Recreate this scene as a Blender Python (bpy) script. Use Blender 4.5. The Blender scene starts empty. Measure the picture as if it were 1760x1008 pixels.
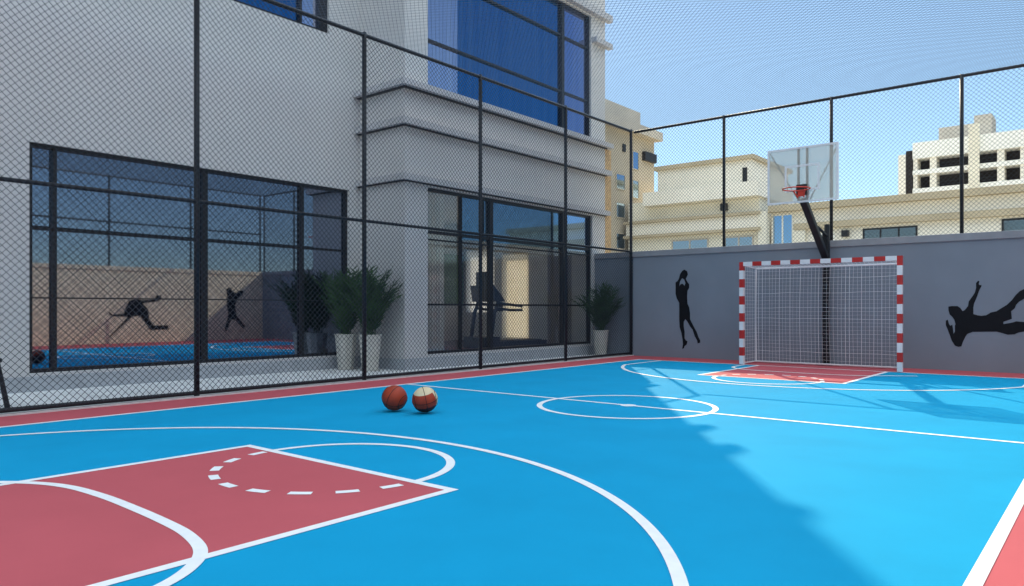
import bpy, bmesh, math, random
from mathutils import Vector, Matrix
from mathutils.geometry import tessellate_polygon
random.seed(7)
C = bpy.context.scene
COL = C.collection
R = math.radians

# ---------------------------------------------------------------- camera
cam_d = bpy.data.cameras.new("camera"); cam = bpy.data.objects.new("camera", cam_d); COL.objects.link(cam)
cam.location = (0, 0, 1.10)
cam.rotation_euler = (R(90), 0, R(39.486))
cam_d.sensor_width = 36.0; cam_d.lens = 36.0 * 1272.0 / 1760.0
cam_d.shift_y = 26.3 / 1760.0
cam_d.clip_start = 0.05; cam_d.clip_end = 3000
C.camera = cam
# ---------------------------------------------------------------- sky, sun, exposure
TO_SUN = Vector((-0.90, 1.22, 1.0)).normalized()
elev = math.asin(TO_SUN.z); azim = math.atan2(TO_SUN.x, TO_SUN.y)
FILL_CLOUD = 21.0
w = bpy.data.worlds.new("World"); C.world = w; w.use_nodes = True
nt = w.node_tree; bg = nt.nodes["Background"]
sky = nt.nodes.new("ShaderNodeTexSky"); sky.sky_type = 'NISHITA'; sky.sun_disc = False
sky.sun_elevation = elev; sky.sun_rotation = azim
sky.air_density = 1.0; sky.dust_density = 0.05; sky.ozone_density = 1.2; sky.altitude = 0
# unseen cloud layer added overhead to brighten the shade, from about 30 degrees up
tcw = nt.nodes.new("ShaderNodeTexCoord"); sep = nt.nodes.new("ShaderNodeSeparateXYZ"); nt.links.new(tcw.outputs["Generated"], sep.inputs[0])
mr = nt.nodes.new("ShaderNodeMapRange"); mr.interpolation_type = 'SMOOTHSTEP'; mr.inputs[1].default_value = 0.44; mr.inputs[2].default_value = 0.66
nt.links.new(sep.outputs["Z"], mr.inputs[0])
cn = nt.nodes.new("ShaderNodeTexNoise"); cn.inputs["Scale"].default_value = 3.0; cn.inputs["Detail"].default_value = 5; nt.links.new(tcw.outputs["Generated"], cn.inputs["Vector"])
cr = nt.nodes.new("ShaderNodeMapRange"); cr.inputs[1].default_value = 0.35; cr.inputs[2].default_value = 0.6; nt.links.new(cn.outputs["Fac"], cr.inputs[0])
mu = nt.nodes.new("ShaderNodeMath"); mu.operation = 'MULTIPLY'; nt.links.new(mr.outputs[0], mu.inputs[0]); nt.links.new(cr.outputs[0], mu.inputs[1])
cm = nt.nodes.new("ShaderNodeMix"); cm.data_type = 'RGBA'; nt.links.new(mu.outputs[0], cm.inputs[0])
hz = nt.nodes.new("ShaderNodeMapRange"); hz.inputs[1].default_value = 0.0; hz.inputs[2].default_value = 0.32; nt.links.new(sep.outputs["Z"], hz.inputs[0])
hc = nt.nodes.new("ShaderNodeMix"); hc.data_type = 'RGBA'; nt.links.new(hz.outputs[0], hc.inputs[0]); hc.inputs[6].default_value = (0.62, 0.76, 0.88, 1); hc.inputs[7].default_value = (0.90, 0.95, 0.93, 1)
hm = nt.nodes.new("ShaderNodeMix"); hm.data_type = 'RGBA'; hm.blend_type = 'MULTIPLY'; hm.inputs[0].default_value = 1.0
nt.links.new(sky.outputs[0], hm.inputs[6]); nt.links.new(hc.outputs[2], hm.inputs[7]); nt.links.new(hm.outputs[2], cm.inputs[6]); cm.inputs[7].default_value = (FILL_CLOUD*0.86, FILL_CLOUD*0.97, FILL_CLOUD*1.08, 1)
nt.links.new(cm.outputs[2], bg.inputs[0]); bg.inputs[1].default_value = 0.092
sun_d = bpy.data.lights.new("sun", 'SUN'); sun = bpy.data.objects.new("sun", sun_d); COL.objects.link(sun)
sun_d.energy = 3.2; sun_d.angle = R(0.5); sun_d.color = (1.0, 0.87, 0.62)
sun.rotation_euler = TO_SUN.to_track_quat('Z', 'Y').to_euler(); sun.location = (-30, 40, 40)
C.view_settings.view_transform = 'Standard'; C.view_settings.look = 'None'
C.view_settings.gamma = 1.0; C.view_settings.exposure = 0.9

# ---------------------------------------------------------------- materials
def mat(name, col, rough=0.6, spec=0.3, metal=0.0, var=0.08, scale=6.0, bump=0.0, bscale=60.0, col2=None):
    m = bpy.data.materials.new(name); m.use_nodes = True; n = m.node_tree; b = n.nodes["Principled BSDF"]
    b.inputs["Roughness"].default_value = rough; b.inputs["Specular IOR Level"].default_value = spec
    b.inputs["Metallic"].default_value = metal
    tc = n.nodes.new("ShaderNodeTexCoord")
    ns = n.nodes.new("ShaderNodeTexNoise"); ns.inputs["Scale"].default_value = scale; ns.inputs["Detail"].default_value = 6
    n.links.new(tc.outputs["Object"], ns.inputs["Vector"])
    r = n.nodes.new("ShaderNodeValToRGB"); n.links.new(ns.outputs["Fac"], r.inputs[0])
    a = col2 if col2 else [c * (1 - var) for c in col]; z = col if col2 else [min(1, c * (1 + var)) for c in col]
    r.color_ramp.elements[0].position = 0.3; r.color_ramp.elements[1].position = 0.7
    r.color_ramp.elements[0].color = (*a, 1); r.color_ramp.elements[1].color = (*z, 1)
    n.links.new(r.outputs[0], b.inputs["Base Color"])
    if bump:
        n2 = n.nodes.new("ShaderNodeTexNoise"); n2.inputs["Scale"].default_value = bscale; n2.inputs["Detail"].default_value = 3
        n.links.new(tc.outputs["Object"], n2.inputs["Vector"])
        bp = n.nodes.new("ShaderNodeBump"); bp.inputs["Strength"].default_value = bump; bp.inputs["Distance"].default_value = 0.01
        n.links.new(n2.outputs["Fac"], bp.inputs["Height"]); n.links.new(bp.outputs[0], b.inputs["Normal"])
    return m
def glass(name, refl, trans, fac, rough=0.02, streak=None):
    m = bpy.data.materials.new(name); m.use_nodes = True; n = m.node_tree
    n.nodes.remove(n.nodes["Principled BSDF"]); out = n.nodes["Material Output"]
    g = n.nodes.new("ShaderNodeBsdfGlossy"); g.inputs["Color"].default_value = (*refl, 1); g.inputs["Roughness"].default_value = rough
    t = n.nodes.new("ShaderNodeBsdfTransparent"); t.inputs["Color"].default_value = (*trans, 1)
    mx = n.nodes.new("ShaderNodeMixShader"); mx.inputs[0].default_value = fac
    if streak:  # lighter streaks painted into the tint, imitating uneven reflections
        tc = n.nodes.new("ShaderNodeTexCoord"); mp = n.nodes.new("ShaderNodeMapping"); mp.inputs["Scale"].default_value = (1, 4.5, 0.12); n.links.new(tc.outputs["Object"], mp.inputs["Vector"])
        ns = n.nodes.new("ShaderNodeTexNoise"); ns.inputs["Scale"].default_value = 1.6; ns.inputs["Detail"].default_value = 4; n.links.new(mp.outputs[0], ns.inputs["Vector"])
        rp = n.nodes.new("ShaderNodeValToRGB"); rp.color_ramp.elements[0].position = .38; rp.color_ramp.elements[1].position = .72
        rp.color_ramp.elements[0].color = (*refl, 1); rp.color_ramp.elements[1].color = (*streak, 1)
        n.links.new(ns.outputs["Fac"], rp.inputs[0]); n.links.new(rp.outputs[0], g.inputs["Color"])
    n.links.new(t.outputs[0], mx.inputs[1]); n.links.new(g.outputs[0], mx.inputs[2]); n.links.new(mx.outputs[0], out.inputs[0])
    return m
def cloth(name, col):
    m = bpy.data.materials.new(name); m.use_nodes = True; n = m.node_tree
    n.nodes.remove(n.nodes["Principled BSDF"]); out = n.nodes["Material Output"]
    d = n.nodes.new("ShaderNodeBsdfDiffuse"); d.inputs[0].default_value = (*col, 1)
    t = n.nodes.new("ShaderNodeBsdfTranslucent"); t.inputs[0].default_value = (*col, 1)
    mx = n.nodes.new("ShaderNodeMixShader"); mx.inputs[0].default_value = 0.8
    wv = n.nodes.new("ShaderNodeTexWave"); wv.inputs["Scale"].default_value = 9; wv.bands_direction = 'X'
    tc = n.nodes.new("ShaderNodeTexCoord"); n.links.new(tc.outputs["Object"], wv.inputs["Vector"])
    bp = n.nodes.new("ShaderNodeBump"); bp.inputs["Distance"].default_value = 0.03; n.links.new(wv.outputs["Fac"], bp.inputs["Height"])
    n.links.new(bp.outputs[0], d.inputs["Normal"]); n.links.new(bp.outputs[0], t.inputs["Normal"])
    n.links.new(d.outputs[0], mx.inputs[1]); n.links.new(t.outputs[0], mx.inputs[2]); n.links.new(mx.outputs[0], out.inputs[0])
    return m
M = dict(
    ground=mat("pale_paving_ground", (0.52, 0.46, 0.36), 0.9, 0.2, var=0.15),
    blue=mat("blue_court_paint", (0.007, 0.305, 0.545), 0.75, 0.04, var=0.05, scale=1.3, bump=0.12, bscale=220),
    red=mat("red_court_paint", (0.48, 0.098, 0.115), 0.7, 0.10, var=0.05, scale=1.3, bump=0.12, bscale=220),
    line=mat("white_line_paint", (0.80, 0.82, 0.82), 0.6, 0.2, var=0.04, scale=14),
    terrace=mat("pale_terrace_concrete", (0.74, 0.76, 0.75), 0.8, 0.25, var=0.10, scale=3, bump=0.15),
    curb=mat("pale_curb_concrete", (0.60, 0.57, 0.55), 0.8, 0.2, var=0.12, scale=9),
    steel=mat("black_coated_steel", (0.010, 0.013, 0.018), 0.45, 0.4, var=0.2, scale=20),
    wire=mat("dark_coated_wire", (0.030, 0.038, 0.052), 0.5, 0.35, var=0.1, scale=20),
    netwire=mat("grey_net_cord", (0.10, 0.13, 0.17), 0.6, 0.3, var=0.1, scale=20),
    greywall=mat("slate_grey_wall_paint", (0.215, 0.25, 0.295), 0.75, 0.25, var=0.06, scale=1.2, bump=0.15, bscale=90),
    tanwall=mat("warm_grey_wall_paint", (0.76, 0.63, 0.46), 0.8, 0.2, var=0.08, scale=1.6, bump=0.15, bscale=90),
    coping=mat("grey_coping", (0.27, 0.285, 0.31), 0.75, 0.25, var=0.08, scale=5),
    black=mat("black_mural_paint", (0.006, 0.007, 0.010), 0.7, 0.2, var=0.2),
    render=mat("light_grey_render", (0.61, 0.605, 0.595), 0.85, 0.2, var=0.025, scale=2.2, bump=0.2, bscale=120),
    ledge=mat("grey_ledge_stone", (0.50, 0.50, 0.51), 0.8, 0.2, var=0.07, scale=4),
    plinth=mat("grey_plinth_stone", (0.42, 0.45, 0.48), 0.75, 0.25, var=0.1, scale=5),
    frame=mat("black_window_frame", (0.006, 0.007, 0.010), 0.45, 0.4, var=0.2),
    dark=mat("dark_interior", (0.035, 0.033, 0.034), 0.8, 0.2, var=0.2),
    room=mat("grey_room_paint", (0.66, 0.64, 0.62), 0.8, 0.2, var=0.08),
    glass_mirror=glass("dark_mirror_glass", (0.30, 0.35, 0.46), (0.35, 0.42, 0.50), 0.86),
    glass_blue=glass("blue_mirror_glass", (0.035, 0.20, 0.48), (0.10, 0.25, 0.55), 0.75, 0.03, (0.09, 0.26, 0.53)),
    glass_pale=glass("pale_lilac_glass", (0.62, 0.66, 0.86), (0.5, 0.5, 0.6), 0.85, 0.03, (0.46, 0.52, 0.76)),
    glass_hazy=glass("hazy_pale_glass", (0.72, 0.73, 0.76), (0.95, 0.95, 0.93), 0.35, 0.08),
    glass_trans=glass("blue_transom_glass", (0.20, 0.37, 0.58), (0.25, 0.35, 0.45), 0.75, 0.03),
    glass_sky=glass("sky_blue_glass", (0.36, 0.55, 0.88), (0.25, 0.35, 0.45), 0.85, 0.03),
    addedpane=glass("added_clear_pane", (0.8, 0.8, 0.8), (0.95, 0.95, 0.95), 0.08),
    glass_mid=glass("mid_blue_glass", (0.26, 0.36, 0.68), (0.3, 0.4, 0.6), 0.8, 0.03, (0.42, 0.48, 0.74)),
    glass_clear=glass("clear_blue_glass", (0.42, 0.60, 0.85), (0.95, 0.96, 0.97), 0.24),
    acrylic=glass("clear_acrylic", (0.95, 0.94, 0.90), (0.80, 0.80, 0.77), 0.30, 0.55),
    blind=cloth("cream_blind_cloth", (0.93, 0.88, 0.78)),
    drape=cloth("white_drape_cloth", (0.85, 0.85, 0.85)),
    greydrape=cloth("grey_drape_cloth", (0.45, 0.42, 0.42)),
    white=mat("white_gloss_paint", (0.78, 0.79, 0.80), 0.4, 0.4, var=0.05, scale=9),
    redpaint=mat("red_gloss_paint", (0.50, 0.025, 0.022), 0.4, 0.4, var=0.12, scale=9),
    rim=mat("red_orange_rim_paint", (0.62, 0.055, 0.03), 0.4, 0.4, var=0.1),
    cord=mat("white_net_cord", (0.85, 0.86, 0.88), 0.8, 0.2, var=0.05),
    pad=mat("black_padding_vinyl", (0.008, 0.009, 0.012), 0.5, 0.35, var=0.2, scale=12),
    orange=mat("orange_ball_rubber", (0.33, 0.034, 0.008), 0.55, 0.4, var=0.25, scale=9, bump=0.3, bscale=260),
    balldark=mat("dark_ball_tone", (0.05, 0.008, 0.005), 0.55, 0.4, var=0.25, scale=9, bump=0.3, bscale=260),  # darker tone of the orange, for lower faces
    cream=mat("cream_ball_rubber", (0.66, 0.55, 0.34), 0.55, 0.4, var=0.08, scale=9, bump=0.3, bscale=260),
    seam=mat("black_seam_rubber", (0.012, 0.010, 0.010), 0.6, 0.3),
    planter=mat("cream_planter_glaze", (0.58, 0.56, 0.50), 0.6, 0.3, var=0.08, scale=7),
    soil=mat("dark_soil", (0.03, 0.022, 0.015), 0.95, 0.1, var=0.3, scale=30),
    leaf=mat("green_palm_leaf", (0.050, 0.12, 0.035), 0.5, 0.3, col2=(0.012, 0.042, 0.012), scale=5),
    beige=mat("beige_stucco", (0.82, 0.76, 0.62), 0.85, 0.15, var=0.06, scale=0.5, bump=0.1, bscale=8),
    beige2=mat("light_beige_stucco", (0.88, 0.82, 0.70), 0.85, 0.15, var=0.05, scale=0.5, bump=0.1, bscale=8),
    ochre=mat("ochre_band_stone", (0.52, 0.43, 0.29), 0.85, 0.15, var=0.1, scale=0.7),
    tower=mat("tan_tower_stucco", (0.54, 0.47, 0.36), 0.85, 0.15, var=0.07, scale=0.4, bump=0.1, bscale=6),
    towerd=mat("grey_tower_cornice", (0.56, 0.51, 0.43), 0.85, 0.15, var=0.08, scale=0.5),
    offwhite=mat("off_white_stucco", (0.92, 0.90, 0.83), 0.85, 0.15, var=0.04, scale=0.4),
    bluepane=glass("far_blue_pane", (0.35, 0.52, 0.75), (0.3, 0.35, 0.4), 0.8, 0.08),
    softpane=glass("far_soft_pane", (0.45, 0.52, 0.62), (0.4, 0.42, 0.45), 0.75, 0.1),
    greypane=glass("far_grey_pane", (0.30, 0.33, 0.36), (0.5, 0.46, 0.40), 0.5, 0.08),
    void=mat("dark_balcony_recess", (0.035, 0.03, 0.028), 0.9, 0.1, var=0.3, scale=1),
    roof=mat("grey_roof_slab", (0.34, 0.33, 0.31), 0.9, 0.1, var=0.15, scale=1),
    sunlitstone=mat("sunlit_tone_stone", (0.62, 0.42, 0.22), 0.85, 0.15, var=0.3, scale=14, bump=0.4, bscale=30),  # orange stands in for sunlight on the stone
    machine=mat("black_machine_plastic", (0.012, 0.012, 0.014), 0.5, 0.4, var=0.2),
    grn=mat("green_wall_panel", (0.10, 0.18, 0.07), 0.8, 0.2, var=0.2, scale=9),
)

# ---------------------------------------------------------------- mesh helpers
class MB:
    def __init__(s): s.v = []; s.f = []; s.m = []
    def add(s, vs, fs, mi=0):
        o = len(s.v); s.v += [tuple(x) for x in vs]
        for f in fs: s.f.append(tuple(i + o for i in f)); s.m.append(mi)
        return s
    def box(s, x0, x1, y0, y1, z0, z1, mi=0):
        x0, x1 = sorted((x0, x1)); y0, y1 = sorted((y0, y1)); z0, z1 = sorted((z0, z1))
        v = [(x0,y0,z0),(x1,y0,z0),(x1,y1,z0),(x0,y1,z0),(x0,y0,z1),(x1,y0,z1),(x1,y1,z1),(x0,y1,z1)]
        return s.add(v, [(0,3,2,1),(4,5,6,7),(0,1,5,4),(1,2,6,5),(2,3,7,6),(3,0,4,7)], mi)
    def bar(s, a, b, w, mi=0, n=4, w2=None, caps=True):
        a = Vector(a); b = Vector(b); d = (b - a).normalized()
        u = d.cross(Vector((0,0,1)) if abs(d.z) < .95 else Vector((1,0,0))).normalized(); t = d.cross(u)
        w2 = w if w2 is None else w2; vs = []
        for p, r in ((a, w), (b, w2)):
            for k in range(n):
                an = 2*math.pi*(k + .5)/n; vs.append(p + (u*math.cos(an) + t*math.sin(an))*r)
        fs = [(k, (k+1) % n, n + (k+1) % n, n + k) for k in range(n)]
        if caps: fs += [tuple(range(n))[::-1], tuple(range(n, 2*n))]
        return s.add(vs, fs, mi)
    def path(s, pts, r, n=8, mi=0):
        P = [Vector(p) for p in pts]; vs = []
        for i, p in enumerate(P):
            d = (P[min(i+1, len(P)-1)] - P[max(i-1, 0)]).normalized()
            u = d.cross(Vector((0,0,1)) if abs(d.z) < .95 else Vector((1,0,0))).normalized(); t = d.cross(u)
            for k in range(n):
                an = 2*math.pi*k/n; vs.append(p + (u*math.cos(an) + t*math.sin(an))*r)
        fs = [(i*n+k, i*n+(k+1) % n, (i+1)*n+(k+1) % n, (i+1)*n+k) for i in range(len(P)-1) for k in range(n)]
        fs += [tuple(range(n))[::-1], tuple(range((len(P)-1)*n, len(P)*n))]
        return s.add(vs, fs, mi)
    def lathe(s, prof, n=32, c=(0,0,0), mi=0):
        vs = []; m = len(prof)
        for k in range(n):
            an = 2*math.pi*k/n
            for r, z in prof: vs.append((c[0]+r*math.cos(an), c[1]+r*math.sin(an), c[2]+z))
        fs = [(k*m+j, ((k+1) % n)*m+j, ((k+1) % n)*m+j+1, k*m+j+1) for k in range(n) for j in range(m-1)]
        return s.add(vs, fs, mi)
    def build(s, name, mats, parent=None, smooth=False, loc=None, bevel=0):
        me = bpy.data.meshes.new(name); me.from_pydata(s.v, [], s.f)
        if not isinstance(mats, (list, tuple)): mats = [mats]
        for m in mats: me.materials.append(m)
        me.polygons.foreach_set("material_index", s.m)
        bm = bmesh.new(); bm.from_mesh(me); bmesh.ops.recalc_face_normals(bm, faces=bm.faces)
        bm.to_mesh(me); bm.free()
        if smooth: me.polygons.foreach_set("use_smooth", [True]*len(me.polygons))
        me.update(); o = bpy.data.objects.new(name, me); COL.objects.link(o)
        if parent: o.parent = parent; o.matrix_parent_inverse = Matrix.Translation(parent.location).inverted()
        if loc: o.location = loc
        if bevel:
            b = o.modifiers.new("bevel", 'BEVEL'); b.width = bevel; b.segments = 2; b.limit_method = 'ANGLE'
        return o
def tag(o, label=None, cat=None, group=None, kind=None):
    if label: o["label"] = label
    if cat: o["category"] = cat
    if group: o["group"] = group
    if kind: o["kind"] = kind
    return o
def thing(name, label, cat, loc=(0,0,0), group=None):
    o = bpy.data.objects.new(name, None); COL.objects.link(o); o.location = loc; o.empty_display_size = .2
    return tag(o, label, cat, group)
def copy_thing(o, loc, label, rz=0.0):
    r = o.copy(); COL.objects.link(r); r.location = loc; r.rotation_euler = (0, 0, rz); r["label"] = label
    for ch in list(o.children):
        c = ch.copy(); COL.objects.link(c); c.parent = r
        for g in list(ch.children):
            d = g.copy(); COL.objects.link(d); d.parent = c
    return r
def struct(o): o["kind"] = "structure"; return o

# ---------------------------------------------------------------- setting: ground, court, lines
XF, XR, YB, YN = -8.82, 1.85, 15.10, -3.30          # left fence, right wall, back wall, near end
XL, XE, Y0, Y1 = -7.985, -0.455, 0.60, 14.0          # court side and end lines
CX, CY = -4.25, 7.30
b = MB(); b.add([(-1200,-1200,-.03),(1200,-1200,-.03),(1200,1200,-.03),(-1200,1200,-.03)], [(0,1,2,3)])
struct(b.build("ground", M["ground"]))
b = MB(); b.box(-11.1, XF-.05, -8, YB, -.02, 0.0)
struct(b.build("terrace", M["terrace"]))
b = MB(); b.box(XF+.05, XR, YN-4, YB, -.02, 0.0)
struct(b.build("red_border", M["red"]))
b = MB(); b.box(XL-.03, XE+.03, Y0-.03, Y1+.03, -.015, 0.0013)
struct(b.build("blue_court", M["blue"]))
b = MB(); b.box(XF-.05, XF+.05, YN-4, YB, -.02, 0.018)
struct(b.build("kerb", M["curb"]))
KW = 1.125; FT = 3.22; FR = 0.80
for yy0, yy1 in ((Y0-.03, FT), (14.6-FT, Y1+.03)):
    b = MB(); b.box(CX-KW, CX+KW, yy0, yy1, -.01, 0.0026); struct(b.build("red_key_area", M["red"]))
lines = MB(); ZL = [0.0038]
def strip(pts, wd, closed=False):
    P = [Vector((p[0], p[1], 0)) for p in pts]; n = len(P); vs = []
    for i, p in enumerate(P):
        a = P[i-1] if (i > 0 or closed) else p; c = P[(i+1) % n] if (i < n-1 or closed) else p
        d = (c - a).normalized(); nn = Vector((-d.y, d.x, 0))
        vs += [(p.x+nn.x*wd/2, p.y+nn.y*wd/2, ZL[0]), (p.x-nn.x*wd/2, p.y-nn.y*wd/2, ZL[0])]
    fs = [(2*i, 2*i+1, 2*((i+1) % n)+1, 2*((i+1) % n)) for i in range(n if closed else n-1)]
    lines.add(vs, fs); ZL[0] += 0.00006
def arc(cx, cy, r, a0, a1, n=64): return [(cx+r*math.cos(R(a0+(a1-a0)*i/n)), cy+r*math.sin(R(a0+(a1-a0)*i/n))) for i in range(n+1)]
LW = 0.062
def smooth(P, n=8):
    out = []
    for i in range(len(P)-1):
        p0, p1, p2, p3 = P[max(i-1, 0)], P[i], P[i+1], P[min(i+2, len(P)-1)]
        for k in range(n):
            t = k/n; out.append(tuple(.5*(2*b_ + (c_-a_)*t + (2*a_-5*b_+4*c_-d_)*t*t + (3*b_-a_-3*c_+d_)*t**3) for a_, b_, c_, d_ in zip(p0, p1, p2, p3)))
    return out + [P[-1]]
strip([(XL,Y0-.03),(XL,Y1+.03)], LW); strip([(XE,Y0-.03),(XE,Y1+.03)], LW)
strip([(XL,Y0),(XE,Y0)], LW); strip([(XL,Y1),(XE,Y1)], LW); strip([(XL,CY),(XE,CY)], LW)
strip(arc(CX-.06, CY-.05, .975, 0, 360, 96)[:-1], LW, True)
lines.add([(CX-.06+.09*math.cos(a*.5236), CY+.09*math.sin(a*.5236), .0034) for a in range(12)], [tuple(range(12))])
NC = [(-5.95,1.20),(-5.62,1.42),(-5.30,1.66),(-5.0,1.775),(-4.6,1.815),(-4.2,1.815),(-3.8,1.80),(-3.5,1.77),(-3.22,1.69),(-3.04,1.55),(-2.92,1.36),(-2.86,1.1),(-2.85,.62)]
fl = lambda pts, f: [(2*CX-x, 2*CY-y) for x, y in pts] if f else pts
for f in (False, True):
    strip(fl([(CX-KW,Y0),(CX-KW,FT)], f), LW); strip(fl([(CX+KW,Y0),(CX+KW,FT)], f), LW)
    strip(fl([(CX-KW-.03,FT),(CX+KW+.03,FT)], f), LW)
    strip(fl(arc(CX, FT, FR, 0, 180), f), LW)
    for k in range(9):
        a0 = 184 + k*19.8; strip(fl(arc(CX, FT, FR, a0, a0+10, 6), f), .062)
    th = math.degrees(math.acos(3.2/3.42))
    strip(fl([(CX+3.2,Y0)] + arc(CX, .88, 3.42, th, 180-th, 96) + [(CX-3.2,Y0)], f), LW)
    strip(fl(smooth(NC), f), LW)
struct(lines.build("court_lines", M["line"]))

# ---------------------------------------------------------------- boundary walls with painted figures
def figure(poly, hole, to3, parent, label):
    loops = [[Vector((p[0], p[1], 0)) for p in poly]]
    if hole: loops.append([Vector((p[0], p[1], 0)) for p in hole])
    tri = tessellate_polygon(loops); fl_ = [p for l in loops for p in l]
    m = MB(); m.add([to3(p.x, p.y) for p in fl_], tri)
    o = m.build("mural_figure", M["black"], parent); o["label"] = label; return o
A=[(-7.49,1.96),(-7.42,1.92),(-7.40,1.85),(-7.43,1.79),(-7.45,1.75),(-7.41,1.68),(-7.37,1.63),(-7.37,1.55),(-7.41,1.49),(-7.42,1.36),(-7.41,1.20),(-7.37,1.12),(-7.35,1.00),(-7.35,0.86),(-7.30,0.77),(-7.25,0.68),(-7.19,0.58),(-7.15,0.47),(-7.11,0.40),(-7.11,0.35),(-7.17,0.33),(-7.18,0.39),(-7.24,0.49),(-7.29,0.63),(-7.35,0.70),(-7.41,0.80),(-7.46,0.86),(-7.50,0.80),(-7.50,0.70),(-7.48,0.58),(-7.48,0.44),(-7.45,0.39),(-7.41,0.37),(-7.43,0.30),(-7.48,0.26),(-7.50,0.21),(-7.54,0.20),(-7.52,0.30),(-7.53,0.40),(-7.56,0.56),(-7.60,0.68),(-7.61,0.84),(-7.61,1.00),(-7.61,1.22),(-7.67,1.32),(-7.70,1.42),(-7.70,1.68),(-7.65,1.71),(-7.62,1.76),(-7.59,1.86),(-7.54,1.93)]
H=[(-7.54,1.77),(-7.59,1.70),(-7.61,1.59),(-7.58,1.63),(-7.54,1.65),(-7.51,1.63),(-7.48,1.60),(-7.46,1.66),(-7.49,1.74)]
Bf=[(-1.93,1.58),(-1.91,1.57),(-1.92,1.52),(-1.90,1.50),(-1.88,1.51),(-1.88,1.48),(-1.90,1.44),(-1.92,1.39),(-1.94,1.32),(-1.96,1.26),(-1.99,1.18),(-2.00,1.11),(-2.00,1.00),(-1.94,0.98),(-1.88,0.97),(-1.81,0.98),(-1.74,1.03),(-1.66,1.05),(-1.58,1.11),(-1.51,1.16),(-1.44,1.24),(-1.39,1.32),(-1.33,1.39),(-1.26,1.43),(-1.19,1.50),(-1.13,1.59),(-1.09,1.64),(-1.03,1.66),(-1.01,1.61),(-1.07,1.56),(-1.14,1.45),(-1.23,1.30),(-1.27,1.26),(-1.34,1.21),(-1.38,1.16),(-1.40,1.10),(-1.45,1.05),(-1.44,0.92),(-1.56,0.87),(-1.56,0.83),(-1.43,0.86),(-1.38,0.88),(-1.27,0.87),(-1.13,0.89),(-1.01,0.84),(-0.95,0.76),(-0.97,0.74),(-1.03,0.76),(-1.13,0.74),(-1.27,0.71),(-1.35,0.69),(-1.40,0.66),(-1.50,0.65),(-1.59,0.68),(-1.66,0.70),(-2.01,0.69),(-2.09,0.65),(-2.12,0.60),(-2.16,0.50),(-2.18,0.43),(-2.23,0.42),(-2.28,0.44),(-2.33,0.53),(-2.36,0.63),(-2.39,0.72),(-2.42,0.80),(-2.42,0.88),(-2.39,0.90),(-2.37,0.82),(-2.35,0.79),(-2.32,0.81),(-2.31,0.74),(-2.30,0.65),(-2.28,0.69),(-2.28,0.79),(-2.27,0.82),(-2.29,0.90),(-2.32,0.95),(-2.36,0.99),(-2.38,1.07),(-2.38,1.13),(-2.33,1.14),(-2.24,1.14),(-2.20,1.11),(-2.16,1.05),(-2.13,1.07),(-2.08,1.14),(-2.07,1.22),(-2.02,1.30),(-1.98,1.37),(-1.96,1.45),(-1.96,1.54)]
Rn=[(9.77,1.01),(9.88,0.90),(10.21,0.93),(10.31,1.19),(10.39,1.35),(10.63,1.40),(10.76,1.36),(11.17,1.38),(11.25,1.52),(11.39,1.53),(11.41,1.42),(11.26,1.32),(10.80,1.26),(10.98,1.07),(11.01,0.75),(11.14,0.54),(11.62,0.54),(11.65,0.40),(11.04,0.40),(10.85,0.67),(10.73,0.86),(10.48,0.84),(9.81,0.20),(9.73,0.17),(10.34,0.83),(9.88,0.85),(9.78,0.91)]
Tf=[(13.68,1.79),(13.84,1.84),(13.92,1.70),(14.06,1.64),(14.14,1.73),(14.33,1.73),(14.31,1.58),(14.11,1.44),(14.01,1.21),(14.06,0.86),(14.41,0.44),(14.33,0.36),(14.01,0.68),(13.87,0.72),(13.68,0.28),(13.61,0.33),(13.75,0.86),(13.70,1.21),(13.71,1.48)]
WH = 2.42
bw = thing("boundary_wall", "slate grey wall behind the goal with two black painted players", "wall", (-4, YB, 0))
b = MB(); b.box(-9.84, XR+.2, YB, YB+.2, -.02, WH-.13); b.build("wall_face", M["greywall"], bw)
b = MB(); b.box(-9.84, XR+.23, YB-.03, YB+.23, WH-.13, WH); b.build("coping", M["coping"], bw, bevel=.008)
figure(A, H, lambda x, z: (x, YB-.004, z), bw, "black silhouette of a jumping player raising a ball")
figure(Bf, None, lambda x, z: (x, YB-.004, z), bw, "black silhouette of a player flying sideways with arms spread")
rw = thing("boundary_wall", "sunlit warm grey side wall mirrored in the big window", "wall", (XR, 6, 0))
b = MB(); b.box(XR, XR+.2, YN-4, YB, -.02, WH-.13); b.build("wall_face", M["tanwall"], rw)
b = MB(); b.box(XR-.03, XR+.23, YN-4, YB-.03, WH-.13, WH); b.build("coping", M["tanwall"], rw, bevel=.008)
figure(Rn, None, lambda y, z: (XR-.004, y, z), rw, "black silhouette of a running player")
figure(Tf, None, lambda y, z: (XR-.004, y, z), rw, "black silhouette of a player with raised arms")

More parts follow.
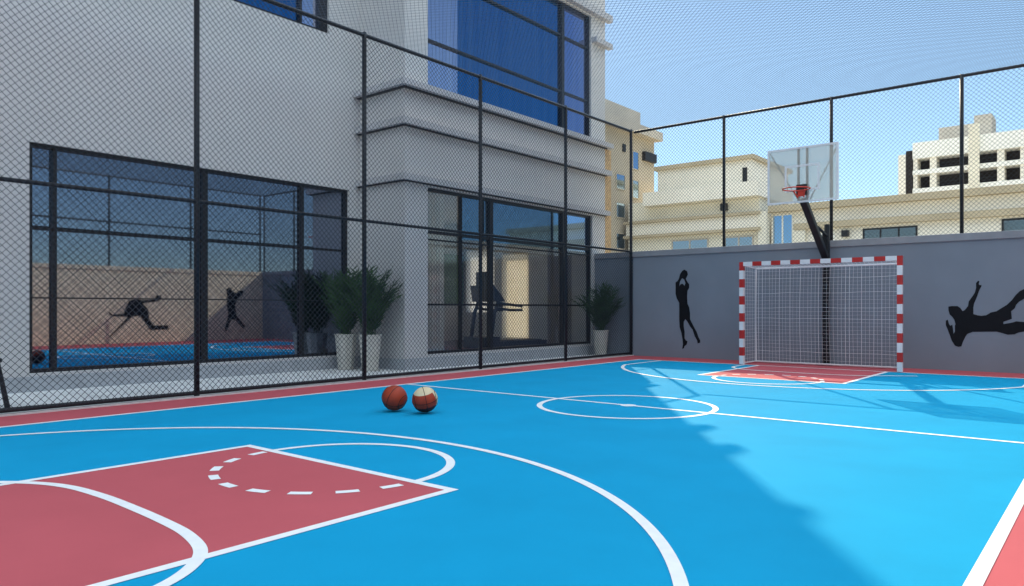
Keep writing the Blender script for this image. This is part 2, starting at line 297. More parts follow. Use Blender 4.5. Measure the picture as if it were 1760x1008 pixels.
# ---------------------------------------------------------------- chain link fences and overhead net
FH = 5.25
def diamonds(L, Hh, pitch, r, to3):
    """crossing wires over a rectangle L x Hh, to3(u, v, d) gives the 3D point"""
    m = MB(); n = int((L + Hh) / pitch) + 1
    for s in (1, -1):
        for k in range(1, n):
            c = k*pitch                      # u + v = c   (or (L-u) + v = c)
            v0 = max(0, c - L); v1 = min(Hh, c)
            if v1 - v0 < .02: continue
            u0, u1 = c - v0, c - v1
            if s < 0: u0, u1 = L-u0, L-u1
            m.bar(to3(u0, v0, s*r*.8), to3(u1, v1, s*r*.8), r, caps=False)
    return m
PITCH = 0.078; WR = 0.0034
fn = thing("chain_link_fence", "tall black chain link fence with posts along the red border by the grey building", "fence", (XF, 6, 0), "chain link fences round the court")
yps = [YB - .04 - 2.62*k for k in range(8)]
for y in yps:
    b = MB(); b.bar((XF, y, -.02), (XF, y, FH), .034, n=12); b.bar((XF, y, FH), (XF, y, FH+.02), .036, n=12, w2=.02); b.build("post", M["steel"], fn, True)
for nm, z, r in (("top_rail", FH-.03, .030), ("middle_rail", WH, .024), ("bottom_rail", .055, .026)):
    b = MB(); b.bar((XF, YN, z), (XF, YB-.02, z), r, n=10); b.build(nm, M["steel"], fn, True)
diamonds(YB-YN, FH-.1, PITCH, WR, lambda u, v, d: (XF+.036+d, YN+u, .06+v)).build("wire_mesh", M["wire"], fn)
fb = thing("chain_link_fence", "black chain link fence standing on the slate grey wall behind the hoop", "fence", (-4, YB, WH), "chain link fences round the court")
xps = [-6.61, -4.40, -2.19, 0.02]
for x in xps + [XR+.05]:
    b = MB(); b.bar((x, YB+.1, WH), (x, YB+.1, FH), .032, n=12); b.build("post", M["steel"], fb, True)
b = MB(); b.bar((XF, YB+.1, FH-.03), (XR+.1, YB+.1, FH-.03), .030, n=10); b.build("top_rail", M["steel"], fb, True)
diamonds(XR-XF, FH-WH-.05, PITCH, WR, lambda u, v, d: (XF+u, YB+.06+d, WH+v)).build("wire_mesh", M["wire"], fb)
fr = thing("chain_link_fence", "black chain link fence above the sunlit side wall mirrored in the window", "fence", (XR+.1, 6, WH), "chain link fences round the court")
for y in yps:
    b = MB(); b.bar((XR+.1, y, WH), (XR+.1, y, FH), .032, n=12); b.build("post", M["steel"], fr, True)
for nm, z in (("top_rail", FH-.03), ("middle_rail", 3.8)):
    b = MB(); b.bar((XR+.1, YN, z), (XR+.1, YB, z), .028, n=10); b.build(nm, M["steel"], fr, True)
diamonds(YB-YN, FH-WH-.05, PITCH, WR, lambda u, v, d: (XR+.06+d, YN+u, WH+v)).build("wire_mesh", M["wire"], fr)
on = thing("overhead_net", "fine dark net stretched flat over the whole court at fence top", "net", (-4, 6, FH))
diamonds(XR-XF, YB-YN, .078, .0024, lambda u, v, d: (XF+u, YN+v, FH-.03+d)).build("net_mesh", M["netwire"], on)

# ---------------------------------------------------------------- grey building beside the court
GX, BX, BY, BE, HX = -11.10, -9.85, 8.95, 15.57, -14.70
TOP = 13.5
bd = thing("grey_building", "tall light grey building with blue windows and ledges left of the court", "building", (-12, 6, 0))
def wall_with_holes(m, x0, x1, y0, y1, z0, z1, holes):
    """slab between x0,x1 spanning y,z with rectangular holes (ya,yb,za,zb)"""
    ys = sorted({y0, y1, *[h[0] for h in holes], *[h[1] for h in holes]}); zs = sorted({z0, z1, *[h[2] for h in holes], *[h[3] for h in holes]})
    vi = {}; vs = []; fs = []
    def V(x, y, z):
        k = (x, y, z)
        if k not in vi: vi[k] = len(vs); vs.append(k)
        return vi[k]
    def solid(i, j):
        if not (0 <= i < len(ys)-1 and 0 <= j < len(zs)-1): return False
        cy, cz = (ys[i]+ys[i+1])/2, (zs[j]+zs[j+1])/2
        return not any(h[0] < cy < h[1] and h[2] < cz < h[3] for h in holes)
    for i in range(len(ys)-1):
        for j in range(len(zs)-1):
            if not solid(i, j): continue
            a, c, e, g = ys[i], ys[i+1], zs[j], zs[j+1]
            for x in (x0, x1): fs.append((V(x,a,e), V(x,c,e), V(x,c,g), V(x,a,g)))
            if not solid(i-1, j): fs.append((V(x0,a,e), V(x1,a,e), V(x1,a,g), V(x0,a,g)))
            if not solid(i+1, j): fs.append((V(x0,c,e), V(x1,c,e), V(x1,c,g), V(x0,c,g)))
            if not solid(i, j-1): fs.append((V(x0,a,e), V(x0,c,e), V(x1,c,e), V(x1,a,e)))
            if not solid(i, j+1): fs.append((V(x0,a,g), V(x0,c,g), V(x1,c,g), V(x1,a,g)))
    m.add(vs, fs)
W1 = (3.48, 8.70, .24, 3.30); W2 = (6.35, 8.25, 6.08, 9.2); W3 = (9.52, 15.0, .25, 3.33); W4 = (9.52, 14.95, 5.17, 8.12)
b = MB(); wall_with_holes(b, GX-.2, GX, -6, BY, -.02, TOP, [W1, W2]); b.build("facade_wall", M["render"], bd)
b = MB(); wall_with_holes(b, BX-.2, BX, BY, BE, -.02, TOP, [W3, W4]); b.build("bay_wall", M["render"], bd)
b = MB(); b.box(GX+.001, BX-.2, BY, BY+.2, -.02, TOP); b.build("bay_side_wall", M["render"], bd)
b = MB(); sw = MB(); wall_with_holes(sw, BE-.2, BE, -BX+.2, -HX, -.02, TOP, [(12.1, 12.98, .32, 2.55), (13.3, 14.3, 1.0, 2.7)])
b.add([(-y, x, z) for x, y, z in sw.v], sw.f); b.build("end_wall", M["render"], bd)
b = MB(); wall_with_holes(b, HX, HX+.2, -6, BE-.2, -.02, TOP, [(9.4, 13.4, .3, 3.2)]); b.build("rear_wall", M["render"], bd)  # unseen rear opening added to let sunlight into the gym
b = MB(); b.box(HX+.2, GX-.2, -6.2, -6, -.02, TOP); b.build("gable_wall", M["render"], bd)
b = MB(); b.box(HX, BX, -6.2, BE, TOP, TOP+.4); b.build("roof", M["roof"], bd)
b = MB(); b.box(HX+.2, GX-.2, BY+.0, BY+.2, -.02, TOP-.01); b.build("inner_partition", M["room"], bd)
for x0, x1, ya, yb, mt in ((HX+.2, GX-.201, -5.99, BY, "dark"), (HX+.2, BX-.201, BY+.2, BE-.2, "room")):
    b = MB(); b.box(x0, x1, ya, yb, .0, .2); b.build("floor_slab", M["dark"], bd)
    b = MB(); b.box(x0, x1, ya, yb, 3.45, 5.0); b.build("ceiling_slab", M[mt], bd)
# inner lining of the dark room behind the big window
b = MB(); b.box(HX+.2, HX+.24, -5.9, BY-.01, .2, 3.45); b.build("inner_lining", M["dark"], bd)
b = MB(); b.add([(HX+.1,9.4,.3),(HX+.1,13.4,.3),(HX+.1,13.4,3.2),(HX+.1,9.4,3.2)], [(0,1,2,3)]); b.build("added_rear_pane", M["addedpane"], bd)  # glazing of the added rear opening
# plinths and ledges
b = MB(); b.box(GX, GX+.035, -6, BY-.001, -.01, .20); b.box(BX, BX+.05, BY-.04, YB-.01, -.01, .20); b.box(GX+.036, BX, BY-.04, BY, -.01, .195); b.build("plinth", M["plinth"], bd)
for z0, z1, pr in ((3.385, 3.50, .10), (4.37, 4.49, .13), (5.045, 5.155, .16)):
    b = MB(); b.box(BX, BX+pr, BY-pr, BE+pr, z0, z1); b.box(GX+.002, BX, BY-pr, BY, z0+.001, z1-.001); b.box(BX-1.5, BX, BE, BE+pr, z0+.001, z1-.001)
    b.build("ledge", M["ledge"], bd)
    b = MB(); b.box(BX, BX+pr*.45, BY-pr*.45, BE, z0-.02, z0-.001); b.box(GX+.002, BX, BY-pr*.45, BY, z0-.019, z0-.002); b.build("ledge_shade_strip", M["frame"], bd)  # dark strip added under each ledge to deepen its shadow line
for z0, z1, ya in ((8.16, 8.32, BY), (7.50, 7.62, 14.97), (9.35, 9.50, BY)):
    b = MB(); e = .14 if z0 < 9 else .07; b.box(BX, BX+e, ya, BE+e, z0, z1); b.build("ledge", M["ledge"], bd)
b = MB(); b.box(BX-.42, BX-.012, BE+.001, BE+.30, 0, 5.04); b.build("side_stone_pier", M["sunlitstone"], bd)  # shaded face coloured orange to look like a sunlit sliver
def window(xf, spec, mull, trans, panes, fw=.05, tw=.028, depth=.09):
    """xf: outer face of the wall; frame set back; mull = [(y,w)], trans = [(z,w)], panes = [(ya,yb,za,zb,material)]"""
    ya, yb, za, zb = spec; x1 = xf - .05; x0 = x1 - depth
    m = MB()
    m.box(x0, x1, ya, ya+fw, za, zb); m.box(x0, x1, yb-fw, yb, za, zb); m.box(x0, x1, ya+fw, yb-fw, za, za+fw); m.box(x0, x1, ya+fw, yb-fw, zb-fw, zb)
    for y, wd in mull: m.box(x0+.004, x1+.004, y-wd/2, y+wd/2, za+fw, zb-fw)
    for z, wd in trans: m.box(x0+.008, x1-.006, ya+fw, yb-fw, z-wd/2, z+wd/2)
    wn = m.build("window", M["frame"], bd)
    for a, c, e, g, mt in panes:
        p = MB(); p.add([(x0+.03,a,e),(x0+.03,c,e),(x0+.03,c,g),(x0+.03,a,g)], [(0,1,2,3)]); po = p.build("pane", M[mt], bd); po.parent = wn; po.matrix_parent_inverse = bd.matrix_parent_inverse.copy(); po.matrix_parent_inverse = Matrix.Identity(4)
    return wn
def fix(o): return o
window(GX, W1, [(3.80, .045), (5.93, .08), (7.72, .06)], [(2.17, .035), (1.24, .018)], [(3.48, 8.70, .24, 3.30, "glass_mirror")])
window(GX, W2, [(7.69, .04), (8.16, .16)], [(6.9, .03), (8.0, .03)], [(6.35, 7.69, 6.08, 9.2, "glass_blue"), (7.69, 8.25, 6.08, 9.2, "glass_pale")])
window(BX, W3, [(10.48, .02), (11.36, .10), (13.90, .12)], [(2.52, .05), (2.38, .025), (1.17, .035)], [(9.52, 10.48, .25, 3.33, "glass_hazy"), (10.48, 15.0, .25, 2.45, "glass_clear"), (10.48, 13.9, 2.45, 3.33, "glass_trans"), (13.9, 15.0, 2.45, 3.33, "glass_sky")])
window(BX, W4, [(13.86, .10)], [(6.08, .035), (7.36, .035)], [(9.52, 10.42, 5.17, 8.12, "glass_pale"), (10.42, 13.86, 5.17, 8.12, "glass_blue"), (13.86, 14.95, 5.17, 8.12, "glass_mid")], fw=.04)
def corrug(xc, ya, yb, za, zb, amp=.03, n=40):
    m = MB(); vs = []
    for i in range(n+1):
        y = ya + (yb-ya)*i/n; x = xc + amp*math.sin(i*1.9)
        vs += [(x, y, za), (x, y, zb)]
    m.add(vs, [(2*i, 2*i+2, 2*i+3, 2*i+1) for i in range(n)]); return m
corrug(BX-.45, 9.55, 10.5, 5.01, 8.4).build("curtain", M["drape"], bd)
corrug(BX-.5, 9.5, 10.42, .22, 3.3, .03, 44).build("curtain", M["drape"], bd)
corrug(BX-.6, 14.0, 14.95, .22, 3.3, .03, 44).build("curtain", M["greydrape"], bd)
corrug(BX-.45, 13.2, 13.75, 5.01, 8.4, n=22).build("curtain", M["drape"], bd)
b = MB(); b.box(-13.0, -12.08, BE-.24, BE-.215, .25, 2.6); b.build("blind", M["blind"], bd)
b = MB(); b.box(-14.33, -13.27, BE-.24, BE-.215, .98, 2.73); b.build("blind", M["drape"], bd)  # opening behind this one enlarged to bring more light into the gym
b = MB(); b.box(-14.48, -14.4, 14.2, 15.3, 1.2, 2.6); b.build("wall_panel", M["grn"], bd)

# ---------------------------------------------------------------- fitness machines behind the glass
def treadmill(loc, rz, label):
    t = thing("treadmill", label, "treadmill", loc, "fitness machines behind the glass")
    def P(m, n, mt): o = m.build(n, M[mt]); o.parent = t; return o
    b = MB(); b.box(-.36, .36, -.9, .9, .03, .16); b.box(-.38, .38, .55, 1.0, .03, .26); P(b, "deck", "machine")
    b = MB(); b.box(-.24, .24, -.85, .52, .161, .175); P(b, "belt", "pad")
    for s in (-1, 1):
        b = MB(); b.path([(s*.36, .80, .2), (s*.36, .70, .8), (s*.36, .55, 1.15)], .045); P(b, "upright", "machine")
        b = MB(); b.path([(s*.36, .60, 1.02), (s*.36, .2, .98), (s*.36, -.12, .95), (s*.36, -.12, .86), (s*.36, .25, .86), (s*.36, .62, .9)], .030); P(b, "handrail", "machine")
    b = MB(); b.add([(-.42,.42,1.05),(.42,.42,1.05),(.42,.72,1.05),(-.42,.72,1.05),(-.42,.56,1.22),(.42,.56,1.22),(.42,.78,1.42),(-.42,.78,1.42)],
        [(0,3,2,1),(4,5,6,7),(0,1,5,4),(1,2,6,5),(2,3,7,6),(3,0,4,7)]); P(b, "console", "machine")
    b = MB(); b.box(-.2, .2, .74, .78, 1.35, 1.72); P(b, "screen", "machine")
    t.rotation_euler = (0, 0, rz); return t
tm = treadmill((-11.0, 13.2, .2), R(170), "black treadmill behind the clear glass of the lower bay window")
copy_thing(tm, (-12.1, 8.05, .2), "black treadmill in the dark room behind the large mirror window", R(120))

# ---------------------------------------------------------------- handball goal
gl = thing("handball_goal", "red and white striped goal with white net before the grey wall", "goal", (-4.325, 14.0, 0))
GL, GR, GH, GY, GB = -5.72, -2.93, 2.0, 14.0, 14.72; GRB = -3.10
pw = .04
for x in (GL, GR):
    b = MB(); n = 12
    for k in range(n):
        b.box(x-pw, x+pw, GY-pw, GY+pw, .012 + (GH-.012)*k/n, .012 + (GH-.012)*(k+1)/n, 0 if k % 2 == 0 else 1)
    b.build("post", [M["white"], M["redpaint"]], gl)
b = MB(); n = 15
for k in range(n):
    L = GR - GL - 2*pw; b.box(GL+pw + L*k/n, GL+pw + L*(k+1)/n, GY-pw, GY+pw, GH-2*pw, GH, 0 if k % 2 == 0 else 1)
b.build("crossbar", [M["white"], M["redpaint"]], gl)
for x in (GL, GR):
    xr = x if x == GL else GRB
    b = MB(); b.path([(x, GY, GH-.05), (xr, GB, GH-.10), (xr, GB, .03), (x, GY+.05, .03)], .018); b.build("side_frame", M["white"], gl)
for z in (GH-.10, .03):
    b = MB(); b.bar((GL, GB, z), (GRB, GB, z), .018, n=8); b.build("rear_bar", M["white"], gl)
b = MB(); nr = .0020; rr = random.Random(3)
zt = GH-.10
nx = 38
def sag(x, z): return GB - .02 - .05*math.sin(math.pi*min(1, max(0, (x-GL)/(GRB-GL))))*math.sin(math.pi*min(1, z/zt))
for i in range(nx+1):
    x = GL + (GRB-GL)*i/nx; dx = rr.uniform(-.012, .012); q = nr*rr.choice((.7, .8, 1, 1.1, 1.9)); n_ = 6
    P_ = [(x + dx*math.sin(3*k/n_), sag(x, zt*k/n_), .03 + (zt-.03)*k/n_) for k in range(n_+1)]
    for k in range(n_): b.bar(P_[k], P_[k+1], q, caps=False)
    b.bar((x, GB, zt), (GL + (GR-GL)*i/nx, GY, GH-.06), nr, caps=False)
for j in range(27):
    z = .04 + (zt-.04)*j/26; q = nr*rr.choice((.7, .8, 1, 1.1, 1.9)); n_ = 8; dz = [rr.uniform(-.010, .010) for k in range(n_+1)]
    P_ = [(GL + (GRB-GL)*k/n_, sag(GL + (GRB-GL)*k/n_, z)-.006, z+dz[k]) for k in range(n_+1)]
    for k in range(n_): b.bar(P_[k], P_[k+1], q, caps=False)
    for x, xr in ((GL, GL), (GR, GRB)): b.bar((x, GY, z), (xr, GB, z), nr, caps=False)
for k in range(1, 8):
    y = GY + (GB-GY)*k/8; zz = GH-.06 + (-.04)*k/8; xr = GR + (GRB-GR)*k/8; b.bar((GL, y, zz), (xr, y, zz), nr, caps=False)
    for x in (GL, xr): b.bar((x, y, .03), (x, y, zz), nr, caps=False)
b.build("goal_net", M["cord"], gl)

# ---------------------------------------------------------------- basketball hoop
hp = thing("basketball_hoop", "black pole basketball hoop with clear backboard and red rim behind the goal", "basketball hoop", (-4.42, 14.95, 0))
px, py = -4.42, 14.93
b = MB(); b.bar((px, py, -.01), (px, py, 2.55), .085, n=4); b.build("pole", M["pad"], hp, bevel=.02)
b = MB(); b.box(px-.16, px+.16, py-.14, py+.14, .0, .03); b.build("base_plate", M["steel"], hp)
b = MB(); b.bar((px, py-.05, 2.1), (px+.06, 13.42, 3.02), .085, n=4); b.build("arm", M["pad"], hp, bevel=.02)
b = MB(); b.bar((px+.02, py-.02, 2.5), (px+.02, py-.55, 2.62), .03, n=8); b.bar((px+.02, py-.02, 2.45), (px+.02, py+.0, 2.72), .05, n=8); b.build("brace", M["steel"], hp)
bx0, bx1, bz0, bz1, by = -4.95, -3.74, 2.985, 3.935, 13.30
bc = (bx0+bx1)/2
b = MB(); b.box(bx0, bx1, by, by+.014, bz0, bz1); bb = b.build("backboard", M["acrylic"], hp)
def sub(m, n, mt):
    o = m.build(n, M[mt], hp); o.parent = bb; o.matrix_parent_inverse = Matrix.Identity(4); return o
b = MB(); fwd = .022
b.box(bx0-.004, bx1+.004, by-.006, by+.022, bz0-.02, bz0+.012); b.box(bx0-.004, bx1+.004, by-.004, by+.02, bz1-.022, bz1+.012)
b.box(bx0-.005, bx0+.030, by-.005, by+.021, bz0+.012, bz1-.022); b.box(bx1-.030, bx1+.005, by-.005, by+.021, bz0+.012, bz1-.022); sub(b, "board_frame", "white")
b = MB(); sx0, sx1, sz0, sz1, sw_ = bc-.30, bc+.30, 3.17, 3.63, .035
b.box(sx0, sx1, by-.006, by-.001, sz1-sw_, sz1); b.box(sx0, sx1, by-.006, by-.001, sz0, sz0+sw_); b.box(sx0, sx0+sw_, by-.006, by-.001, sz0+sw_, sz1-sw_); b.box(sx1-sw_, sx1, by-.006, by-.001, sz0+sw_, sz1-sw_); sub(b, "target_square", "white")
for dx in (-.075, .075):
    b = MB(); b.box(bc+dx-.017, bc+dx+.017, by+.03, by+.07, 3.0, bz1); b.build("rear_rail", M["steel"], hp)
for s, xx in ((-1, bx0), (1, bx1)):
    b = MB(); b.bar((xx-s*.02, by+.06, bz1-.03), (bc+s*.1, by+.12, 3.02), .010, n=8); b.build("strut", M["steel"], hp)
b = MB(); b.box(bc-.09, bc+.09, by-.03, by+.12, 3.10, 3.28); b.build("mount_plate", M["steel"], hp)
rc = (bc, by-.30); rz_ = 3.165
b = MB(); pts = [(rc[0]+.225*math.cos(a*math.pi/24), rc[1]+.225*math.sin(a*math.pi/24), rz_) for a in range(49)]; b.path(pts, .011); b.build("rim", M["rim"], hp, True)
b = MB(); b.box(bc-.05, bc+.05, by-.07, by-.031, rz_-.10, rz_+.012)
b.bar((bc-.05, by-.06, rz_-.12), (bc-.10, by-.16, rz_), .012, n=6); b.bar((bc+.05, by-.06, rz_-.12), (bc+.10, by-.16, rz_), .012, n=6); b.build("rim_bracket", M["rim"], hp)

# ---------------------------------------------------------------- basketballs
def ball(loc, rot, label, two):
    r = .134; m = MB(); nu, nv = 48, 32; vs = []; fs = []; mi = []
    E = Matrix.Rotation(rot[2], 3, 'Z') @ Matrix.Rotation(rot[1], 3, 'Y') @ Matrix.Rotation(rot[0], 3, 'X')
    def pt(a, e, rr=r): return E @ Vector((rr*math.cos(e)*math.cos(a), rr*math.cos(e)*math.sin(a), rr*math.sin(e)))
    for j in range(nv+1):
        for i in range(nu): vs.append(pt(2*math.pi*i/nu, -math.pi/2 + math.pi*j/nv))
    for j in range(nv):
        for i in range(nu):
            fs.append((j*nu+i, j*nu+(i+1) % nu, (j+1)*nu+(i+1) % nu, (j+1)*nu+i))
            e = -math.pi/2 + math.pi*(j+.5)/nv; a = 2*math.pi*(i+.5)/nu
            if two: mi.append(2 if (e > .72 or (math.cos(a) > .78 and e > -.5)) else (0 if e > -.35 else 1))
            else: mi.append(0 if (e > -.1 or math.cos(a+.6) > .4) else 1)
    o = len(m.v); m.v += [tuple(v) for v in vs]; m.f += fs; m.m += mi
    me = m.build("basketball", [M["orange"], M["balldark"], M["cream"]], None, True)
    me.location = loc; tag(me, label, "ball", "basketballs on the court")
    s = MB()
    for ring in range(2):
        s.path([pt(2*math.pi*k/60, 0, r*1.0005) if ring == 0 else E @ Vector((0, r*1.0005*math.cos(2*math.pi*k/60), r*1.0005*math.sin(2*math.pi*k/60))) for k in range(61)], .0032, 6)
    for sg in (1, -1):
        pts = []
        for k in range(61):
            t = 2*math.pi*k/60; a = sg*(.95 + .0*math.cos(t)); v = Vector((math.sin(a)*1.0, math.cos(a)*math.cos(t), math.cos(a)*math.sin(t))).normalized()
            pts.append(E @ (v*r*1.0005))
        s.path(pts, .0032, 6)
    so = s.build("seam", M["seam"], None, True); so.parent = me
    return me
ball((-5.98, 5.29, .1465), (.5, .4, .3), "dark orange basketball with black seams, the nearer to the fence of two balls", False)
ball((-5.62, 5.39, .1465), (.25, -.2, .9), "orange basketball with a cream upper panel beside a plain orange ball", True)

# ---------------------------------------------------------------- potted plants
def potted(loc, label, seed, s=1.0):
    t = thing("potted_plant", label, "potted plant", loc, "potted palms on the terrace"); rd = random.Random(seed)
    def P(m, n, mt, sm=False): o = m.build(n, M[mt], None, sm); o.parent = t; return o
    h = .64*s
    b = MB(); b.lathe([(0, 0.0), (.135*s, 0.0), (.145*s, .02), (.20*s, h-.03), (.212*s, h-.02), (.212*s, h), (.185*s, h), (.18*s, h-.06), (0.0, h-.06)], 10); P(b, "planter", "planter")
    b = MB(); b.lathe([(0, h-.045), (.179*s, h-.05)], 20); P(b, "soil", "soil")
    b = MB()
    for k in range(60):
        az = rd.uniform(0, 2*math.pi); lean = rd.uniform(.05, .70); L = s*rd.uniform(.70, 1.22)
        base = Vector((rd.uniform(-.08, .08), rd.uniform(-.08, .08), h-.05)); dirh = Vector((math.cos(az), math.sin(az), 0)); side = Vector((-math.sin(az), math.cos(az), 0))
        prev = base; N = 9; spine = [base]
        for i in range(1, N+1):
            q = i/N; th = lean*(.35 + 1.05*q)
            prev = prev + (dirh*math.sin(th) + Vector((0,0,1))*math.cos(th))*(L/N); spine.append(prev)
        b.path(spine, .004, 4)
        for i in range(2, N+1):
            for sd in (-1, 1):
                for hf in (0, .5):
                    p = spine[i] if hf == 0 else (spine[i]+spine[i-1])/2
                    ax = (spine[i]-spine[i-1]).normalized(); ll = s*rd.uniform(.14, .26)*(1.1-.5*abs(i/N-.6))
                    d = (ax*.75 + side*sd*rd.uniform(.45, .85) + Vector((0,0,rd.uniform(-.35, .15)))).normalized(); up = d.cross(side).normalized()*rd.choice((-1, 1))
                    wv = d.cross(up).normalized()*s*rd.uniform(.010, .017); tip = p + d*ll; mid = p + d*ll*.45 + up*.01
                    b.add([p, mid+wv, tip, mid-wv], [(0,1,2),(0,2,3)])
    P(b, "foliage", "leaf"); return t
potted((-10.78, 8.38, 0), "bushy palm in a tall cream planter, nearest the large mirror window", 1)
potted((-10.22, 8.47, 0), "bushy palm in a tall cream planter, before the bay corner behind a fence post", 2)
potted((-9.42, 14.70, 0), "palm in a cream planter standing by the wall corner at the far fence end", 3, .92)

# ---------------------------------------------------------------- black chair on the terrace, cut by the left edge
ch = thing("terrace_chair", "black chair with a slanted leg on the terrace, cut off by the left edge", "chair", (-9.45, 2.45, 0))
b = MB(); b.box(-9.70, -9.22, 2.18, 2.64, .52, .57); b.build("seat", M["pad"], ch, bevel=.015)
b = MB(); b.box(-9.70, -9.22, 2.10, 2.16, .62, 1.0); b.build("backrest", M["pad"], ch, bevel=.015)
for x, y, dx, dy in ((-9.25, 2.62, .03, .07), (-9.67, 2.62, -.03, .07), (-9.25, 2.2, .03, -.07), (-9.67, 2.2, -.03, -.07)):
    b = MB(); b.bar((x, y-.02, .53), (x+dx, y+dy, 0), .022, n=8, w2=.028); b.build("leg", M["steel"], ch)
for x in (-9.62, -9.30):
    b = MB(); b.bar((x, 2.2, .55), (x, 2.13, .66), .014, n=6); b.build("back_support", M["steel"], ch)

# ---------------------------------------------------------------- buildings behind
def part(p, name, mt, boxes):
    m = MB()
    for q in boxes: m.box(*q)
    return m.build(name, M[mt], p)
def win(p, x0, x1, y, z0, z1, fmat="frame", pmat="greypane", mull=1, proud=.06):
    m = MB(); f = .10
    m.box(x0, x0+f, y-proud, y-.005, z0, z1); m.box(x1-f, x1, y-proud, y-.005, z0, z1); m.box(x0+f, x1-f, y-proud, y-.005, z0, z0+f); m.box(x0+f, x1-f, y-proud, y-.005, z1-f, z1)
    for k in range(1, mull+1):
        xc = x0 + (x1-x0)*k/(mull+1); m.box(xc-.05, xc+.05, y-proud+.004, y-.005, z0+f, z1-f)
    o = m.build("window", M[fmat], p); q = MB(); q.box(x0+f, x1-f, y-.03, y-.008, z0+f, z1-f)
    po = q.build("pane", M[pmat], p); po.parent = o; po.matrix_parent_inverse = Matrix.Identity(4)
FY = 50.0
vb = thing("villa", "beige two-storey villa with a flat roofed box and balcony left of the hoop", "building", (-23, FY, 0))
part(vb, "wall", "beige", [(-29.5, -19.2, FY, FY+9, 0, 9.2)])
part(vb, "upper_wall", "beige2", [(-27.3, -20.0, FY+.6, FY+8, 9.2, 11.55)])
part(vb, "roof", "ochre", [(-27.5, -19.75, FY+.35, FY+8.3, 11.55, 11.85)])
part(vb, "balcony_parapet", "beige2", [(-27.75, -19.2, FY-.9, FY-.6, 8.75, 9.75), (-19.2, -18.95, FY-.9, FY+6, 8.75, 9.75)])
part(vb, "balcony_slab", "beige", [(-27.75, -19.2, FY-.6, FY-.003, 8.7, 9.0)])
part(vb, "cornice", "ochre", [(-29.7, -19.0, FY-.45, FY-.003, 7.55, 7.75), (-29.7, -19.0, FY-.5, FY-.003, 6.45, 6.65)])
part(vb, "band_wall", "beige2", [(-29.6, -19.1, FY-.2, FY-.003, 6.66, 7.54)])
part(vb, "slit_window", "frame", [(-20.62, -20.3, FY+.55, FY+.597, 9.85, 11.0)])
part(vb, "wall_lamp", "frame", [(-21.9, -21.45, FY-.3, FY-.003, 8.0, 8.5)])
win(vb, -25.8, -22.9, FY, 4.6, 6.15, "towerd", "softpane"); win(vb, -21.7, -19.6, FY, 4.6, 6.15, "towerd", "softpane")
part(vb, "corner_pier", "beige", [(-19.18, -18.6, FY-.3, FY+.3, 0, 7.7)])
lb = thing("long_building", "long low beige building with ochre cornice bands behind the back fence", "building", (-5, FY, 0))
part(lb, "wall", "beige2", [(-18.58, 22, FY+.5, FY+12, 0, 7.8)])
part(lb, "cornice", "ochre", [(-18.58, 22, FY-.05, FY+.497, 7.62, 8.05), (-16.9, 22, FY+.1, FY+.497, 6.35, 6.75)])
part(lb, "roof", "roof", [(-18.58, 22, FY+.498, FY+12, 7.801, 8.0)])
part(lb, "pier", "beige", [(-17.0, -16.2, FY+.2, FY+.497, 0, 6.34)])
part(lb, "wall_lamp", "frame", [(-13.9, -13.5, FY+.1, FY+.497, 5.7, 6.1)])
win(lb, -18.5, -17.05, FY+.5, 3.4, 7.5, "beige2", "bluepane"); win(lb, -15.6, -14.4, FY+.5, 4.4, 6.0, "offwhite"); 
win(lb, -12.7, -9.6, FY+.5, 4.6, 6.15, mull=2); win(lb, -5.3, -1.6, FY+.5, 4.6, 6.2, mull=2); win(lb, 3, 6, FY+.5, 4.6, 6.2, mull=2)
tw = thing("apartment_tower", "tan apartment tower with small blue windows rising behind the grey building", "building", (-33, 48, 0))
TX = -30.0
part(tw, "wall", "tower", [(-44, TX, 43, 55, 0, 15.3)])
part(tw, "roof", "roof", [(-44, TX-.3, 43.3, 54.7, 15.3, 15.5)])
part(tw, "cornice", "towerd", [(TX+.003, TX+.7, 42, 55.2, 14.9, 15.6)])
part(tw, "roof_parapet", "towerd", [(-44, TX-.05, 42.5, 52.8, 15.61, 16.9)])
part(tw, "balcony", "frame", [(TX+.003, TX+.3, 53.0, 54.9, 13.1, 13.8)])
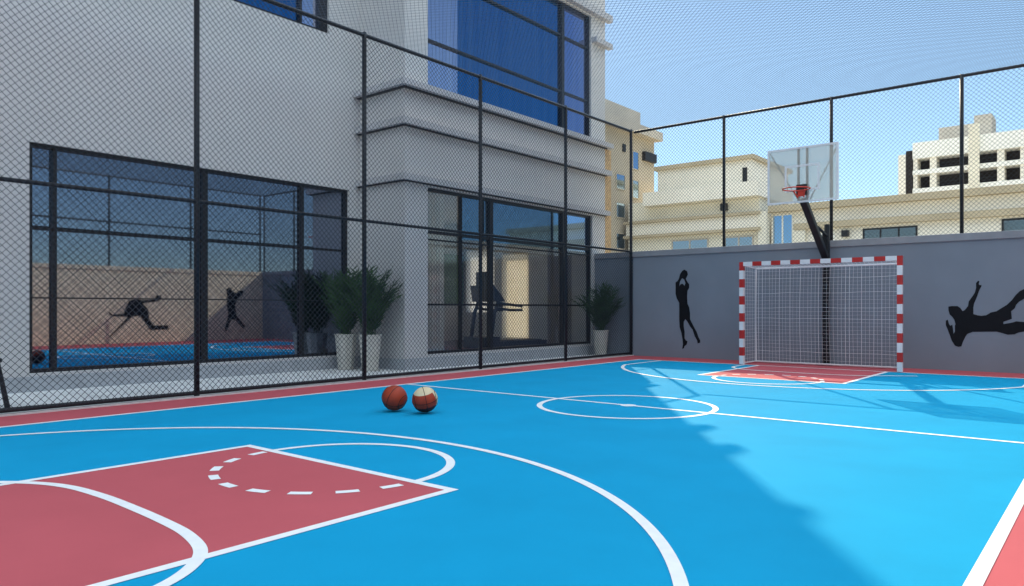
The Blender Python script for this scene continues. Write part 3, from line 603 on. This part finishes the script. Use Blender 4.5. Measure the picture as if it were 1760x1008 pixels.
for y, z, wd, hh in ((51.9, 12.9, .85, 1.35), (51.9, 10.6, .85, 1.35), (49.6, 10.9, 1.2, 1.1), (49.6, 8.7, 1.2, 1.1), (51.9, 8.3, .85, 1.2), (49.6, 6.3, 1.2, 1.1), (51.9, 6.0, .85, 1.2)):
    m = MB(); m.box(TX+.003, TX+.06, y-wd/2-.08, y+wd/2+.08, z-hh/2-.08, z-hh/2); m.box(TX+.003, TX+.06, y-wd/2-.08, y+wd/2+.08, z+hh/2, z+hh/2+.08); m.box(TX+.003, TX+.06, y-wd/2-.08, y-wd/2, z-hh/2, z+hh/2); m.box(TX+.003, TX+.06, y+wd/2, y+wd/2+.08, z-hh/2, z+hh/2)
    o = m.build("window", M["tower"], tw); q = MB(); q.box(TX+.003, TX+.03, y-wd/2, y+wd/2, z-hh/2, z+hh/2); po = q.build("pane", M["bluepane"], tw); po.parent = o; po.matrix_parent_inverse = Matrix.Identity(4)
part(tw, "vent", "frame", [(TX+.003, TX+.1, 49.9, 50.3, 13.3, 13.9)])
WY = 90.0
wb = thing("apartment_block", "white apartment block with two rows of dark balconies at the right", "building", (-8, WY, 0))
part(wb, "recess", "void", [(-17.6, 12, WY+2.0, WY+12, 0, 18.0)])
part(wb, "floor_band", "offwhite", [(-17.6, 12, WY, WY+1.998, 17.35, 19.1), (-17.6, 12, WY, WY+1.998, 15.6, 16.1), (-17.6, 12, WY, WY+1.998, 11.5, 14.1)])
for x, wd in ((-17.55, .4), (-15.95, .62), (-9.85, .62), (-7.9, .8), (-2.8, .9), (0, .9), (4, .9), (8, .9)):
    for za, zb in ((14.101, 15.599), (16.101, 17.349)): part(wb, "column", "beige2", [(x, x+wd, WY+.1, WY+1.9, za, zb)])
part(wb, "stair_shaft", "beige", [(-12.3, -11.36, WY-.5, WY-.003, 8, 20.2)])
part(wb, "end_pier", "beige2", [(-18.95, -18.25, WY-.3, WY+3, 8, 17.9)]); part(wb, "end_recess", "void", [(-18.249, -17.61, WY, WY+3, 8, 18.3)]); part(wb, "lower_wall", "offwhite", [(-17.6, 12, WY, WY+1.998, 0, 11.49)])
for x0, x1 in ((-15.3, -12.3), (-11.3, -9.9), (-7.0, -2.9)):
    for z in (14.1, 16.1):
        part(wb, "railing", "steel", [(x0, x1, WY+.3, WY+.34, z+.55, z+.6), (x0, x1, WY+.3, WY+.34, z+.25, z+.29)])
part(wb, "roof_tank_room", "towerd", [(-15.6, -11.5, WY+3, WY+8, 18.0, 21.0), (-12.2, -10.6, WY+2.5, WY+6, 18.0, 21.7)])
